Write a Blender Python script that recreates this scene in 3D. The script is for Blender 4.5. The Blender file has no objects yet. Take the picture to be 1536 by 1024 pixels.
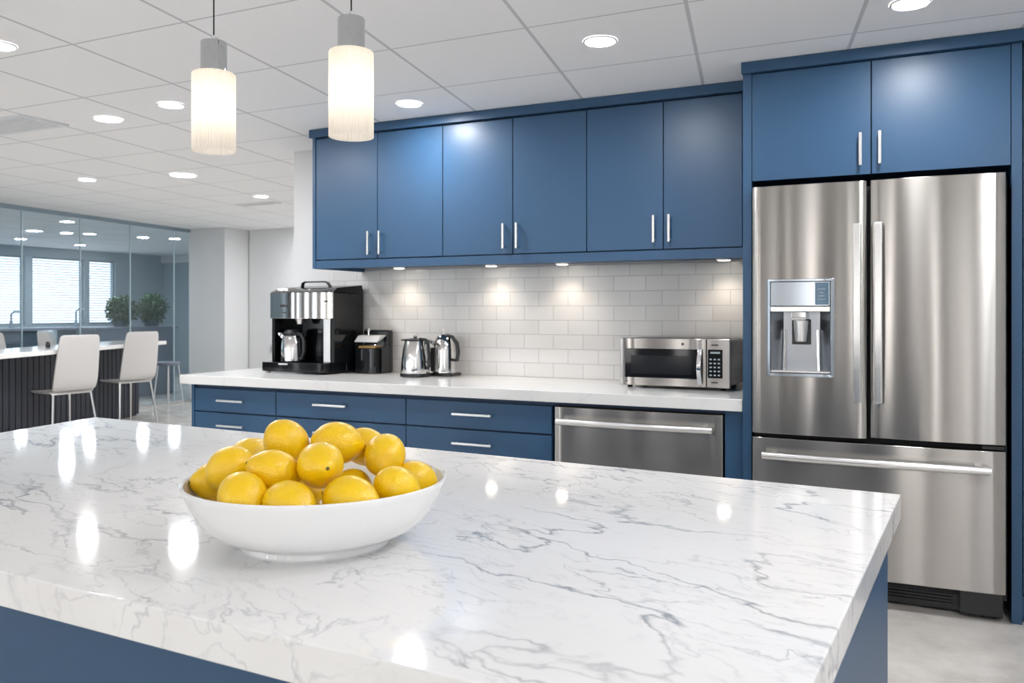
import bpy, bmesh, math, random
from mathutils import Vector, Matrix
random.seed(7)
PI = math.pi
SC = bpy.context.scene
COL = SC.collection

# ------------------------------------------------------------------ materials
def new_mat(name):
    m = bpy.data.materials.new(name); m.use_nodes = True
    nt = m.node_tree
    return m, nt, nt.nodes['Principled BSDF']

def setp(b, **k):
    for key, v in k.items():
        b.inputs[key.replace('_', ' ')].default_value = v

def simple(name, col, rough=0.5, metal=0.0, bump=0.0, bscale=60, vary=0.0, spec=0.5, coat=0.0, emit=None, estr=0.0, trans=0.0):
    m, nt, b = new_mat(name)
    c = (*col, 1)
    b.inputs['Base Color'].default_value = c
    b.inputs['Roughness'].default_value = rough
    b.inputs['Metallic'].default_value = metal
    b.inputs['Specular IOR Level'].default_value = spec
    b.inputs['Coat Weight'].default_value = coat
    b.inputs['Coat Roughness'].default_value = 0.08
    b.inputs['Transmission Weight'].default_value = trans
    if emit:
        b.inputs['Emission Color'].default_value = (*emit, 1)
        b.inputs['Emission Strength'].default_value = estr
    tc = nt.nodes.new('ShaderNodeTexCoord')
    nz = nt.nodes.new('ShaderNodeTexNoise'); nz.inputs['Scale'].default_value = bscale; nz.inputs['Detail'].default_value = 4
    nt.links.new(tc.outputs['Object'], nz.inputs['Vector'])
    if vary > 0:
        mx = nt.nodes.new('ShaderNodeMix'); mx.data_type = 'RGBA'
        mx.inputs['A'].default_value = (*[x * (1 - vary) for x in col], 1)
        mx.inputs['B'].default_value = (*[min(1, x * (1 + vary)) for x in col], 1)
        nt.links.new(nz.outputs['Fac'], mx.inputs['Factor'])
        nt.links.new(mx.outputs['Result'], b.inputs['Base Color'])
    if bump > 0:
        bp = nt.nodes.new('ShaderNodeBump'); bp.inputs['Strength'].default_value = bump; bp.inputs['Distance'].default_value = 0.002
        nt.links.new(nz.outputs['Fac'], bp.inputs['Height'])
        nt.links.new(bp.outputs['Normal'], b.inputs['Normal'])
    return m

def math_n(nt, op, a, b=None, c=None):
    n = nt.nodes.new('ShaderNodeMath'); n.operation = op
    for i, v in enumerate((a, b, c)):
        if v is None: continue
        if isinstance(v, (int, float)): n.inputs[i].default_value = v
        else: nt.links.new(v, n.inputs[i])
    return n.outputs[0]

def ramp(nt, fac, stops):
    r = nt.nodes.new('ShaderNodeValToRGB')
    while len(r.color_ramp.elements) < len(stops): r.color_ramp.elements.new(0.5)
    for e, (p, c) in zip(r.color_ramp.elements, stops):
        e.position = p; e.color = (c, c, c, 1) if isinstance(c, (int, float)) else (*c, 1)
    nt.links.new(fac, r.inputs['Fac'])
    return r.outputs['Color']

def mixc(nt, fac, a, b):
    mx = nt.nodes.new('ShaderNodeMix'); mx.data_type = 'RGBA'
    for s, v in (('Factor', fac), ('A', a), ('B', b)):
        if isinstance(v, (int, float)): mx.inputs[s].default_value = v
        elif isinstance(v, tuple): mx.inputs[s].default_value = (*v, 1)
        else: nt.links.new(v, mx.inputs[s])
    return mx.outputs['Result']

def brushed(name, col, rough=0.3, aniso=1.0):
    m, nt, b = new_mat(name)
    setp(b, Metallic=1.0, Roughness=rough, Anisotropic=aniso)
    v = nt.nodes.new('ShaderNodeCombineXYZ'); v.inputs[2].default_value = 1.0
    nt.links.new(v.outputs[0], b.inputs['Tangent'])
    tc = nt.nodes.new('ShaderNodeTexCoord')
    mp = nt.nodes.new('ShaderNodeMapping'); mp.inputs['Scale'].default_value = (3, 3, 900)
    nz = nt.nodes.new('ShaderNodeTexNoise'); nz.inputs['Scale'].default_value = 1; nz.inputs['Detail'].default_value = 2
    nt.links.new(tc.outputs['Object'], mp.inputs['Vector']); nt.links.new(mp.outputs[0], nz.inputs['Vector'])
    c = mixc(nt, nz.outputs['Fac'], tuple(x * .93 for x in col), tuple(min(1, x * 1.07) for x in col))
    nt.links.new(c, b.inputs['Base Color'])
    # very gentle sheet-metal waviness
    mp2 = nt.nodes.new('ShaderNodeMapping'); mp2.inputs['Scale'].default_value = (2.2, 1, .22)
    n2 = nt.nodes.new('ShaderNodeTexNoise'); n2.inputs['Scale'].default_value = 1.6; n2.inputs['Detail'].default_value = 1
    nt.links.new(tc.outputs['Object'], mp2.inputs['Vector']); nt.links.new(mp2.outputs[0], n2.inputs['Vector'])
    bp = nt.nodes.new('ShaderNodeBump'); bp.inputs['Strength'].default_value = 1.0; bp.inputs['Distance'].default_value = 0.005
    nt.links.new(n2.outputs['Fac'], bp.inputs['Height']); nt.links.new(bp.outputs['Normal'], b.inputs['Normal'])
    return m

def marble(name, base=(.82, .813, .805), strength=1.0, rough=.065):
    m, nt, b = new_mat(name)
    b.inputs['Roughness'].default_value = rough
    tc = nt.nodes.new('ShaderNodeTexCoord')
    def veins(rot, scale, nscale, width, distort, seed, detail=6, dscale=2.2):
        # gently warp the coordinates, stretch along the vein direction, keep the thin zero-crossings of a noise
        w = nt.nodes.new('ShaderNodeTexNoise'); w.inputs['Scale'].default_value = dscale; w.inputs['Detail'].default_value = 5; w.inputs['Roughness'].default_value = .62
        nt.links.new(tc.outputs['Object'], w.inputs['Vector'])
        sub = nt.nodes.new('ShaderNodeVectorMath'); sub.operation = 'SUBTRACT'; sub.inputs[1].default_value = (.5, .5, .5)
        nt.links.new(w.outputs['Color'], sub.inputs[0])
        sc = nt.nodes.new('ShaderNodeVectorMath'); sc.operation = 'SCALE'; sc.inputs['Scale'].default_value = distort
        nt.links.new(sub.outputs[0], sc.inputs[0])
        ad = nt.nodes.new('ShaderNodeVectorMath'); ad.operation = 'ADD'
        nt.links.new(tc.outputs['Object'], ad.inputs[0]); nt.links.new(sc.outputs[0], ad.inputs[1])
        mr = nt.nodes.new('ShaderNodeMapping'); mr.inputs['Rotation'].default_value = (0, 0, math.radians(rot))
        nt.links.new(ad.outputs[0], mr.inputs['Vector'])
        mp = nt.nodes.new('ShaderNodeMapping'); mp.inputs['Scale'].default_value = scale; mp.inputs['Location'].default_value = seed
        nt.links.new(mr.outputs[0], mp.inputs['Vector'])
        n = nt.nodes.new('ShaderNodeTexNoise'); n.inputs['Scale'].default_value = nscale; n.inputs['Detail'].default_value = detail; n.inputs['Roughness'].default_value = .45
        nt.links.new(mp.outputs[0], n.inputs['Vector'])
        d = math_n(nt, 'ABSOLUTE', math_n(nt, 'SUBTRACT', n.outputs['Fac'], .5))
        return ramp(nt, d, [(0, 1.0), (width * .35, .55), (width, 0.0)])
    def mask(scale, lo, hi, seed):
        mp = nt.nodes.new('ShaderNodeMapping'); mp.inputs['Location'].default_value = seed
        nt.links.new(tc.outputs['Object'], mp.inputs['Vector'])
        n = nt.nodes.new('ShaderNodeTexNoise'); n.inputs['Scale'].default_value = scale; n.inputs['Detail'].default_value = 3
        nt.links.new(mp.outputs[0], n.inputs['Vector'])
        return ramp(nt, n.outputs['Fac'], [(lo, 0.0), (hi, 1.0)])
    v1 = veins(18, (1, 3.2, 2), 1.7, .014, .22, (3, 1, 0))
    v2 = veins(24, (1, 3.0, 2), 3.6, .012, .16, (7, 4, 2))
    v3 = veins(52, (1, 2.0, 2), 3.0, .010, .30, (1, 9, 5))
    v4 = veins(12, (1, 4.5, 2), 5.5, .020, .12, (11, 2, 8))
    a = math_n(nt, 'MULTIPLY', v1, math_n(nt, 'MULTIPLY', mask(1.7, .38, .60, (0, 0, 3)), .95))
    c = math_n(nt, 'MULTIPLY', v2, math_n(nt, 'MULTIPLY', mask(2.6, .42, .62, (5, 0, 3)), .75))
    d = math_n(nt, 'MULTIPLY', v3, math_n(nt, 'MULTIPLY', mask(2.2, .46, .64, (9, 2, 1)), .6))
    e = math_n(nt, 'MULTIPLY', v4, math_n(nt, 'MULTIPLY', mask(3.0, .45, .65, (2, 7, 1)), .35))
    tot = math_n(nt, 'MULTIPLY', math_n(nt, 'MINIMUM', math_n(nt, 'ADD', math_n(nt, 'ADD', a, c), math_n(nt, 'ADD', d, e)), 1.0), strength)
    cloud = mask(1.9, .3, .75, (4, 4, 4))
    basec = mixc(nt, cloud, tuple(x * .94 for x in base), base)
    spk = mask(26, .62, .75, (1, 1, 1))
    basec = mixc(nt, math_n(nt, 'MULTIPLY', spk, .12 * strength), basec, (.42, .43, .46))
    col = mixc(nt, math_n(nt, 'MULTIPLY', tot, .8), basec, (.20, .22, .26))
    nt.links.new(col, b.inputs['Base Color'])
    return m

def ceiling_mat():
    m, nt, b = new_mat('acoustic_ceiling_tile')
    setp(b, Roughness=.9)
    b.inputs['Specular IOR Level'].default_value = .2
    tc = nt.nodes.new('ShaderNodeTexCoord'); sp = nt.nodes.new('ShaderNodeSeparateXYZ')
    nt.links.new(tc.outputs['Object'], sp.inputs[0])
    x, y = sp.outputs[0], sp.outputs[1]
    xs = math_n(nt, 'ADD', x, math_n(nt, 'MULTIPLY', math_n(nt, 'SUBTRACT', y, 4.55), .17))
    fx = math_n(nt, 'FRACT', math_n(nt, 'DIVIDE', math_n(nt, 'ADD', xs, 69.33), .69))
    fy = math_n(nt, 'FRACT', math_n(nt, 'DIVIDE', math_n(nt, 'ADD', y, 68 - 3.97), .68))
    def edge(f, w): return math_n(nt, 'GREATER_THAN', math_n(nt, 'ABSOLUTE', math_n(nt, 'SUBTRACT', f, .5)), .5 - w)
    bar = math_n(nt, 'MAXIMUM', edge(fx, .012), edge(fy, .008))
    nz = nt.nodes.new('ShaderNodeTexNoise'); nz.inputs['Scale'].default_value = 220; nz.inputs['Detail'].default_value = 2
    nt.links.new(tc.outputs['Object'], nz.inputs['Vector'])
    tile = mixc(nt, nz.outputs['Fac'], (.86, .86, .87), (.92, .92, .93))
    nt.links.new(mixc(nt, bar, tile, (.58, .59, .61)), b.inputs['Base Color'])
    bp = nt.nodes.new('ShaderNodeBump'); bp.inputs['Distance'].default_value = .006; bp.inputs['Strength'].default_value = .6
    nt.links.new(math_n(nt, 'SUBTRACT', math_n(nt, 'MULTIPLY', nz.outputs['Fac'], .1), bar), bp.inputs['Height'])
    nt.links.new(bp.outputs['Normal'], b.inputs['Normal'])
    return m

def tile_mat():
    m, nt, b = new_mat('subway_tile')
    tc = nt.nodes.new('ShaderNodeTexCoord'); sp = nt.nodes.new('ShaderNodeSeparateXYZ'); cb = nt.nodes.new('ShaderNodeCombineXYZ')
    nt.links.new(tc.outputs['Object'], sp.inputs[0])
    nt.links.new(math_n(nt, 'ADD', sp.outputs[0], 20.0 + .024), cb.inputs[0]); nt.links.new(math_n(nt, 'SUBTRACT', sp.outputs[2], .914 - .0936 * 2), cb.inputs[1])
    br = nt.nodes.new('ShaderNodeTexBrick')
    br.offset = .5; br.inputs['Scale'].default_value = 1
    br.inputs['Brick Width'].default_value = .207; br.inputs['Row Height'].default_value = .0936
    br.inputs['Mortar Size'].default_value = .0022; br.inputs['Mortar Smooth'].default_value = .2
    br.inputs['Color1'].default_value = (.66, .652, .64, 1); br.inputs['Color2'].default_value = (.71, .705, .695, 1)
    br.inputs['Mortar'].default_value = (.47, .47, .47, 1)
    nt.links.new(cb.outputs[0], br.inputs['Vector'])
    nt.links.new(br.outputs['Color'], b.inputs['Base Color'])
    b.inputs['Roughness'].default_value = .16
    nz = nt.nodes.new('ShaderNodeTexNoise'); nz.inputs['Scale'].default_value = 14; nt.links.new(tc.outputs['Object'], nz.inputs['Vector'])
    bp = nt.nodes.new('ShaderNodeBump'); bp.inputs['Distance'].default_value = .002; bp.inputs['Strength'].default_value = .5
    nt.links.new(math_n(nt, 'SUBTRACT', math_n(nt, 'MULTIPLY', nz.outputs['Fac'], .5), br.outputs['Fac']), bp.inputs['Height'])
    nt.links.new(bp.outputs['Normal'], b.inputs['Normal'])
    return m

def glass_mat(name, tint=(.80, .88, .92), refl=.10):
    m = bpy.data.materials.new(name); m.use_nodes = True; nt = m.node_tree
    for n in list(nt.nodes):
        if n.type != 'OUTPUT_MATERIAL': nt.nodes.remove(n)
    out = [n for n in nt.nodes if n.type == 'OUTPUT_MATERIAL'][0]
    tr = nt.nodes.new('ShaderNodeBsdfTransparent'); tr.inputs[0].default_value = (*tint, 1)
    gl = nt.nodes.new('ShaderNodeBsdfGlossy'); gl.inputs['Roughness'].default_value = .02; gl.inputs['Color'].default_value = (.9, .95, 1, 1)
    fr = nt.nodes.new('ShaderNodeLayerWeight'); fr.inputs['Blend'].default_value = .5
    fac = math_n(nt, 'ADD', .04, math_n(nt, 'MULTIPLY', math_n(nt, 'POWER', fr.outputs['Facing'], 3.0), refl))
    mx = nt.nodes.new('ShaderNodeMixShader')
    nt.links.new(fac, mx.inputs[0]); nt.links.new(tr.outputs[0], mx.inputs[1]); nt.links.new(gl.outputs[0], mx.inputs[2])
    nt.links.new(mx.outputs[0], out.inputs[0])
    return m

def emis(name, col, s):
    m, nt, b = new_mat(name)
    setp(b, Roughness=.4)
    b.inputs['Base Color'].default_value = (.8, .8, .8, 1)
    b.inputs['Emission Color'].default_value = (*col, 1); b.inputs['Emission Strength'].default_value = s
    return m

def shade_mat():
    m = bpy.data.materials.new('ribbed_opal_glass'); m.use_nodes = True; nt = m.node_tree
    b = nt.nodes['Principled BSDF']; out = [n for n in nt.nodes if n.type == 'OUTPUT_MATERIAL'][0]
    setp(b, Roughness=.25); b.inputs['Base Color'].default_value = (.9, .88, .85, 1)
    tl = nt.nodes.new('ShaderNodeBsdfTranslucent'); tl.inputs[0].default_value = (1, .96, .90, 1)
    mx = nt.nodes.new('ShaderNodeMixShader'); mx.inputs[0].default_value = .6
    nt.links.new(b.outputs[0], mx.inputs[1]); nt.links.new(tl.outputs[0], mx.inputs[2]); nt.links.new(mx.outputs[0], out.inputs[0])
    return m

def lemon_mat():
    m, nt, b = new_mat('lemon_peel')
    tc = nt.nodes.new('ShaderNodeTexCoord')
    n = nt.nodes.new('ShaderNodeTexNoise'); n.inputs['Scale'].default_value = 12; n.inputs['Detail'].default_value = 3
    nt.links.new(tc.outputs['Object'], n.inputs['Vector'])
    nt.links.new(mixc(nt, n.outputs['Fac'], (.80, .48, .001), (.90, .61, .003)), b.inputs['Base Color'])
    b.inputs['Roughness'].default_value = .33; b.inputs['Coat Weight'].default_value = .2; b.inputs['Coat Roughness'].default_value = .18
    b.inputs['Subsurface Weight'].default_value = .12; b.inputs['Subsurface Radius'].default_value = (1, .6, .1); b.inputs['Subsurface Scale'].default_value = .006
    v = nt.nodes.new('ShaderNodeTexVoronoi'); v.inputs['Scale'].default_value = 330
    nt.links.new(tc.outputs['Object'], v.inputs['Vector'])
    n2 = nt.nodes.new('ShaderNodeTexNoise'); n2.inputs['Scale'].default_value = 70; nt.links.new(tc.outputs['Object'], n2.inputs['Vector'])
    bp = nt.nodes.new('ShaderNodeBump'); bp.inputs['Strength'].default_value = .45; bp.inputs['Distance'].default_value = .0012
    nt.links.new(math_n(nt, 'ADD', v.outputs['Distance'], n2.outputs['Fac']), bp.inputs['Height'])
    nt.links.new(bp.outputs['Normal'], b.inputs['Normal'])
    return m

def concrete():
    m, nt, b = new_mat('polished_concrete')
    tc = nt.nodes.new('ShaderNodeTexCoord')
    n = nt.nodes.new('ShaderNodeTexNoise'); n.inputs['Scale'].default_value = 3.5; n.inputs['Detail'].default_value = 9; n.inputs['Roughness'].default_value = .65
    nt.links.new(tc.outputs['Object'], n.inputs['Vector'])
    nt.links.new(ramp(nt, n.outputs['Fac'], [(.3, (.47, .44, .40)), (.5, (.60, .57, .53)), (.7, (.70, .67, .62))]), b.inputs['Base Color'])
    nt.links.new(ramp(nt, n.outputs['Fac'], [(.3, .12), (.7, .24)]), b.inputs['Roughness'])
    return m

M = {}
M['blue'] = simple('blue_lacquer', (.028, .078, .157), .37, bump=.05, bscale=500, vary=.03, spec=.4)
M['blue_dark'] = simple('blue_lacquer_recess', (.02, .05, .11), .6)  # cabinet blue darkened: shade of gaps and recesses put into the colour
M['steel'] = brushed('brushed_steel', (.38, .362, .345), .20, 1.0)
M['steel_light'] = simple('satin_steel', (.80, .79, .78), .28, metal=1, bump=.02, bscale=300)
M['chrome'] = simple('polished_chrome', (.85, .85, .86), .07, metal=1, bump=.01)
M['mirror_steel'] = simple('polished_steel', (.72, .71, .70), .09, metal=1, bump=.02, bscale=30)
M['pend_metal'] = simple('pendant_nickel', (.55, .565, .58), .08, metal=1, bump=.02)
M['black'] = simple('black_plastic', (.012, .013, .015), .25, bump=.02, bscale=200)
M['black_gloss'] = simple('gloss_black', (.006, .007, .008), .10, bump=.01, spec=.35)
M['black_matte'] = simple('matte_black', (.01, .01, .012), .7)
M['dark_glass'] = simple('dark_glass', (.008, .009, .011), .05, spec=.22)
M['dark_inner'] = simple('dark_inner_glass', (.015, .016, .019), .10, spec=.15)
M['clear'] = glass_mat('clear_plastic', (.85, .87, .90), .8)
M['glass'] = glass_mat('partition_glass', (.90, .95, .975), .35)
M['glass_edge'] = simple('glass_edge', (.55, .68, .72), .2)
M['marble'] = marble('carrara_marble')
M['quartz'] = marble('white_quartz', (.72, .718, .71), .16, .14)
M['ceil'] = ceiling_mat()
M['tile'] = tile_mat()
M['wall'] = simple('painted_wall', (.68, .685, .69), .75, bump=.1, bscale=250, vary=.01)
M['wall_grey'] = simple('painted_grey_wall', (.60, .595, .58), .8, bump=.1, bscale=250, vary=.01)
M['wall_blue'] = simple('blue_grey_wall', (.36, .44, .49), .8, bump=.05, vary=.03)
M['wall_rear'] = simple('taupe_wall', (.16, .145, .13), .8, bump=.05, vary=.03)
M['floor'] = concrete()
M['ceramic'] = simple('white_glazed_ceramic', (.82, .82, .82), .10, bump=.01, bscale=8, coat=.4)
M['lemon'] = lemon_mat()
M['stem'] = simple('lemon_stem', (.10, .085, .03), .8, bump=.4, bscale=400)
M['opal'] = shade_mat()
M['lens'] = emis('downlight_lens', (.985, .985, 1), 195)
M['lens_far'] = emis('downlight_lens_far', (.95, .98, 1), 110)
M['puck'] = emis('puck_lens', (1, .90, .76), 10)
M['bulb'] = emis('bulb_glow', (1, .93, .84), 3)
M['white_metal'] = simple('white_metal', (.78, .78, .78), .4, bump=.02)
M['window'] = emis('window_daylight', (.86, .93, 1), 1.1)
M['window_rear'] = emis('window_daylight_warm', (.90, .95, 1), 3.0)  # glow of unseen rear panes added for ambient light
M['window_strip'] = emis('window_daylight_strip', (1, .965, .93), 4)  # glow of narrow panes added to draw streaks in the steel fronts
M['window_side'] = emis('window_daylight_side', (.94, .97, 1), 1.4)  # glow of unseen right-wall panes added as fill
M['frame'] = simple('window_frame_grey', (.25, .32, .37), .5, vary=.03)
M['blind'] = simple('white_blind', (.80, .84, .88), .6, emit=(.86, .93, 1), estr=.2)  # slats given their own glow in place of daylight passing through
M['navy'] = simple('navy_panel', (.018, .021, .034), .5, vary=.2, bscale=6)
M['table_white'] = simple('white_table_top', (.80, .79, .78), .12, vary=.02)
M['chair_white'] = simple('white_chair_shell', (.58, .565, .555), .4, vary=.01)
M['greyblue'] = simple('grey_blue_laminate', (.16, .185, .235), .5, vary=.04)
M['dark_blue'] = simple('dark_slate_laminate', (.055, .08, .105), .4, vary=.05)
M['leaf'] = simple('leaf_green', (.035, .10, .03), .5, vary=.5, bscale=20)
M['soil'] = simple('soil', (.05, .035, .025), .95, bump=.5)
M['mesh_screen'] = simple('display_blue', (.008, .06, .11), .12, emit=(.03, .16, .30), estr=.06)
M['disp_panel'] = simple('dispenser_panel_metal', (.36, .40, .44), .14, metal=1)
M['disp_cavity'] = simple('dispenser_cavity_metal', (.38, .40, .43), .30, metal=1)
M['grey_ink'] = simple('grey_print', (.34, .40, .43), .5)
M['ink'] = simple('dark_print', (.03, .03, .035), .5)
M['beans'] = simple('amber_beans', (.45, .26, .06), .6, bump=.5, bscale=200)
M['hopper_lid'] = simple('silver_plastic', (.55, .55, .56), .3)
M['vent'] = simple('white_vent', (.72, .74, .76), .5)

# ------------------------------------------------------------------ mesh helpers
def BM(): return bmesh.new()

def box(bm, x0, x1, y0, y1, z0, z1, mi=0):
    vs = [bm.verts.new(p) for p in ((x0, y0, z0), (x1, y0, z0), (x1, y1, z0), (x0, y1, z0), (x0, y0, z1), (x1, y0, z1), (x1, y1, z1), (x0, y1, z1))]
    for f in ((0, 3, 2, 1), (4, 5, 6, 7), (0, 1, 5, 4), (1, 2, 6, 5), (2, 3, 7, 6), (3, 0, 4, 7)):
        fc = bm.faces.new([vs[i] for i in f]); fc.material_index = mi
    return bm

def bx(*a, **k): return box(BM(), *a, **k)

def lathe(bm, prof, n=48, c=(0, 0, 0), cap=True, ribs=0, rib_d=0.0, sx=1, sy=1):
    rings = []
    for r, z in prof:
        ring = []
        for i in range(n):
            a = 2 * PI * i / n
            rr = r + (rib_d * math.cos(ribs * a) if ribs else 0)
            ring.append(bm.verts.new((c[0] + rr * math.cos(a) * sx, c[1] + rr * math.sin(a) * sy, c[2] + z)))
        rings.append(ring)
    for a, b in zip(rings, rings[1:]):
        for i in range(n):
            bm.faces.new((a[i], a[(i + 1) % n], b[(i + 1) % n], b[i]))
    if cap:
        if prof[0][0] > 1e-5: bm.faces.new(list(reversed(rings[0])))
        if prof[-1][0] > 1e-5: bm.faces.new(rings[-1])
    return bm

def tube(bm, pts, r, n=12, cap=True):
    pts = [Vector(p) for p in pts]
    rad = r if isinstance(r, (list, tuple)) else [r] * len(pts)
    prev = None; up = None
    for i, p in enumerate(pts):
        d = (pts[min(i + 1, len(pts) - 1)] - pts[max(i - 1, 0)]).normalized()
        if up is None:
            up = Vector((0, 0, 1)) if abs(d.z) < .9 else Vector((1, 0, 0))
        s = d.cross(up).normalized(); up = s.cross(d).normalized()
        ring = [bm.verts.new(p + rad[i] * (math.cos(2 * PI * k / n) * s + math.sin(2 * PI * k / n) * up)) for k in range(n)]
        if prev:
            for k in range(n): bm.faces.new((prev[k], prev[(k + 1) % n], ring[(k + 1) % n], ring[k]))
        elif cap: bm.faces.new(list(reversed(ring)))
        prev = ring
    if cap: bm.faces.new(prev)
    return bm

def sweep_rect(bm, pts, w, h, side=(1, 0, 0)):
    """rectangular bar following pts; w across 'side', h across the other"""
    pts = [Vector(p) for p in pts]; side = Vector(side).normalized(); prev = None
    for i, p in enumerate(pts):
        d = (pts[min(i + 1, len(pts) - 1)] - pts[max(i - 1, 0)]).normalized()
        o = d.cross(side).normalized()
        ww = w[i] if isinstance(w, list) else w; hh = h[i] if isinstance(h, list) else h
        ring = [bm.verts.new(p + side * (a * ww / 2) + o * (b * hh / 2)) for a, b in ((-1, -1), (1, -1), (1, 1), (-1, 1))]
        if prev:
            for k in range(4): bm.faces.new((prev[k], prev[(k + 1) % 4], ring[(k + 1) % 4], ring[k]))
        else: bm.faces.new(list(reversed(ring)))
        prev = ring
    bm.faces.new(prev)
    return bm

def prism(bm, poly, z0, z1):
    lo = [bm.verts.new((x, y, z0)) for x, y in poly]; hi = [bm.verts.new((x, y, z1)) for x, y in poly]
    bm.faces.new(list(reversed(lo))); bm.faces.new(hi)
    for i in range(len(poly)):
        j = (i + 1) % len(poly); bm.faces.new((lo[i], lo[j], hi[j], hi[i]))
    return bm

def prism_yz(bm, poly, x0, x1):
    lo = [bm.verts.new((x0, y, z)) for y, z in poly]; hi = [bm.verts.new((x1, y, z)) for y, z in poly]
    bm.faces.new(lo); bm.faces.new(list(reversed(hi)))
    for i in range(len(poly)):
        j = (i + 1) % len(poly); bm.faces.new((lo[j], lo[i], hi[i], hi[j]))
    return bm

def thing(name, label, cat, loc=(0, 0, 0), rz=0, group=None):
    o = bpy.data.objects.new(name, None); COL.objects.link(o)
    o.location = loc; o.rotation_euler = (0, 0, rz); o.empty_display_size = .05
    o['label'] = label; o['category'] = cat
    if group: o['group'] = group
    return o

def part(name, bm, mat, parent=None, bevel=0.0, smooth=True, seg=2, subsurf=0, world=True, label=None):
    """one mesh object. geometry is given in world coordinates (world=True) or in the parent's frame."""
    bmesh.ops.remove_doubles(bm, verts=bm.verts, dist=1e-6)
    bmesh.ops.recalc_face_normals(bm, faces=bm.faces)
    me = bpy.data.meshes.new(name)
    root = parent
    offs = Vector((0, 0, 0))
    if parent and world:
        p = parent
        while p: offs += Vector(p.location); p = p.parent
        bmesh.ops.translate(bm, verts=bm.verts, vec=-offs)
    bm.to_mesh(me); bm.free()
    for mm in (mat if isinstance(mat, (list, tuple)) else [mat]): me.materials.append(mm)
    if smooth:
        me.shade_smooth() if hasattr(me, 'shade_smooth') else None
        try: me.set_sharp_from_angle(angle=math.radians(35))
        except Exception: pass
    o = bpy.data.objects.new(name, me); COL.objects.link(o)
    if parent: o.parent = parent
    if bevel:
        b = o.modifiers.new('bevel', 'BEVEL'); b.width = bevel; b.segments = seg; b.limit_method = 'ANGLE'; b.angle_limit = math.radians(35)
        b.harden_normals = True
    if subsurf:
        s = o.modifiers.new('sub', 'SUBSURF'); s.levels = subsurf; s.render_levels = subsurf
    if label: o['label'] = label
    return o

def tag(o, label, cat, group=None):
    o['label'] = label; o['category'] = cat
    if group: o['group'] = group
    return o

def struct(name, bm, mat, bevel=0.0, parent=None):
    o = part(name, bm, mat, parent, bevel=bevel)
    if not parent: o['kind'] = 'structure'
    return o

def dup(root, loc=None, rz=None, label=None, group=None):
    r = root.copy(); COL.objects.link(r)
    if loc: r.location = loc
    if rz is not None: r.rotation_euler = (0, 0, rz)
    if label: r['label'] = label
    if group: r['group'] = group
    for ch in list(root.children):
        c = ch.copy(); COL.objects.link(c); c.parent = r
        for g in list(ch.children):
            d = g.copy(); COL.objects.link(d); d.parent = c
    return r

# ------------------------------------------------------------------ setting
CZ = 2.56
struct('floor', bx(-15.2, 1.6, -4.7, 13.9, -.1, 0), M['floor'])
struct('ceiling', bx(-15.2, 1.6, -4.7, 13.9, CZ, CZ + .1), M['ceil'])
struct('wall_back', bx(-4.26, 1.6, 5.10, 5.26, 0, CZ), M['wall'])

struct('wall_far', bx(-9.0, 1.6, 9.76, 9.9, 0, CZ), M['wall'])
struct('wall_column', bx(-9.72, -9.02, 9.28, 9.9, 0, CZ), M['wall'])
struct('wall_office_end', bx(-15.2, -9.6, 13.6, 13.75, 0, CZ), M['wall_blue'])
struct('wall_office_right', bx(-9.72, -9.60, 9.9, 13.6, 0, CZ), M['wall_blue'])
struct('trim_1', bx(-15.0, -9.72, 13.52, 13.6, 2.40, CZ), M['wall'])
# tiled backsplash
struct('wall_backsplash', bx(-3.93, -.755, 5.088, 5.10, .914, 1.64), M['tile'])

# office window wall (faces the kitchen), openings with frames
def wall_with_openings(name, axis, pos, thick, a0, a1, openings, z0, z1, mat):
    bm = BM()
    def bb(p0, p1, za, zb):
        if p1 - p0 < 1e-4 or zb - za < 1e-4: return
        if axis == 'x': box(bm, pos - thick, pos, p0, p1, za, zb)
        else: box(bm, p0, p1, pos - thick, pos, za, zb)
    cur = a0
    for (o0, o1) in openings:
        bb(cur, o0, 0, CZ); bb(o0, o1, 0, z0); bb(o0, o1, z1, CZ); cur = o1
    bb(cur, a1, 0, CZ)
    return struct(name, bm, mat)
WL = [(4.2, 6.7), (6.95, 9.0), (9.15, 10.37), (10.50, 11.62), (11.72, 12.35)]
wall_with_openings('wall_left', 'x', -15.0, .2, -4.7, 13.9, WL, 1.08, 2.38, M['wall_blue'])
for i, (a, b) in enumerate(WL):
    w = bpy.data.objects.new('window_%d' % (i + 1), None); COL.objects.link(w); w.location = (-15.0, (a + b) / 2, 1.08); w['kind'] = 'structure'
    bm = BM(); t = .04
    box(bm, -15.12, -15.04, a, a + t, 1.08, 2.38); box(bm, -15.12, -15.04, b - t, b, 1.08, 2.38)
    box(bm, -15.12, -15.04, a + t, b - t, 1.08, 1.08 + t); box(bm, -15.12, -15.04, a + t, b - t, 2.38 - t, 2.38)
    part('window_frame', bm, M['frame'], w, smooth=False)
    part('window_pane', bx(-15.16, -15.14, a, b, 1.08, 2.38), M['window'], w, smooth=False)
    bm = BM(); z = 1.14
    while z < 2.32:
        box(bm, -15.112, -15.10, a + t, b - t, z, z + .034); z += .05
    part('blind', bm, M['blind'], w, smooth=False)
RW = [(-13.3, -12.6), (-11.3, -10.8), (-10.3, -10.15), (-9.0, -8.3), (-7.2, -6.6), (-5.6, -5.1), (-4.5, -4.2), (-3.6, -3.3), (-2.75, -2.6), (-2.1, -1.95), (-1.4, -1.1), (-.35, -.25), (.10, .28), (.75, .85), (1.0, 1.15)]  # added bright slots behind the camera, for fill and steel reflections
wall_with_openings('wall_rear', 'y', -4.5, .2, -15.0, 1.45, RW, .12, 2.48, M['wall_rear'])
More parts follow.
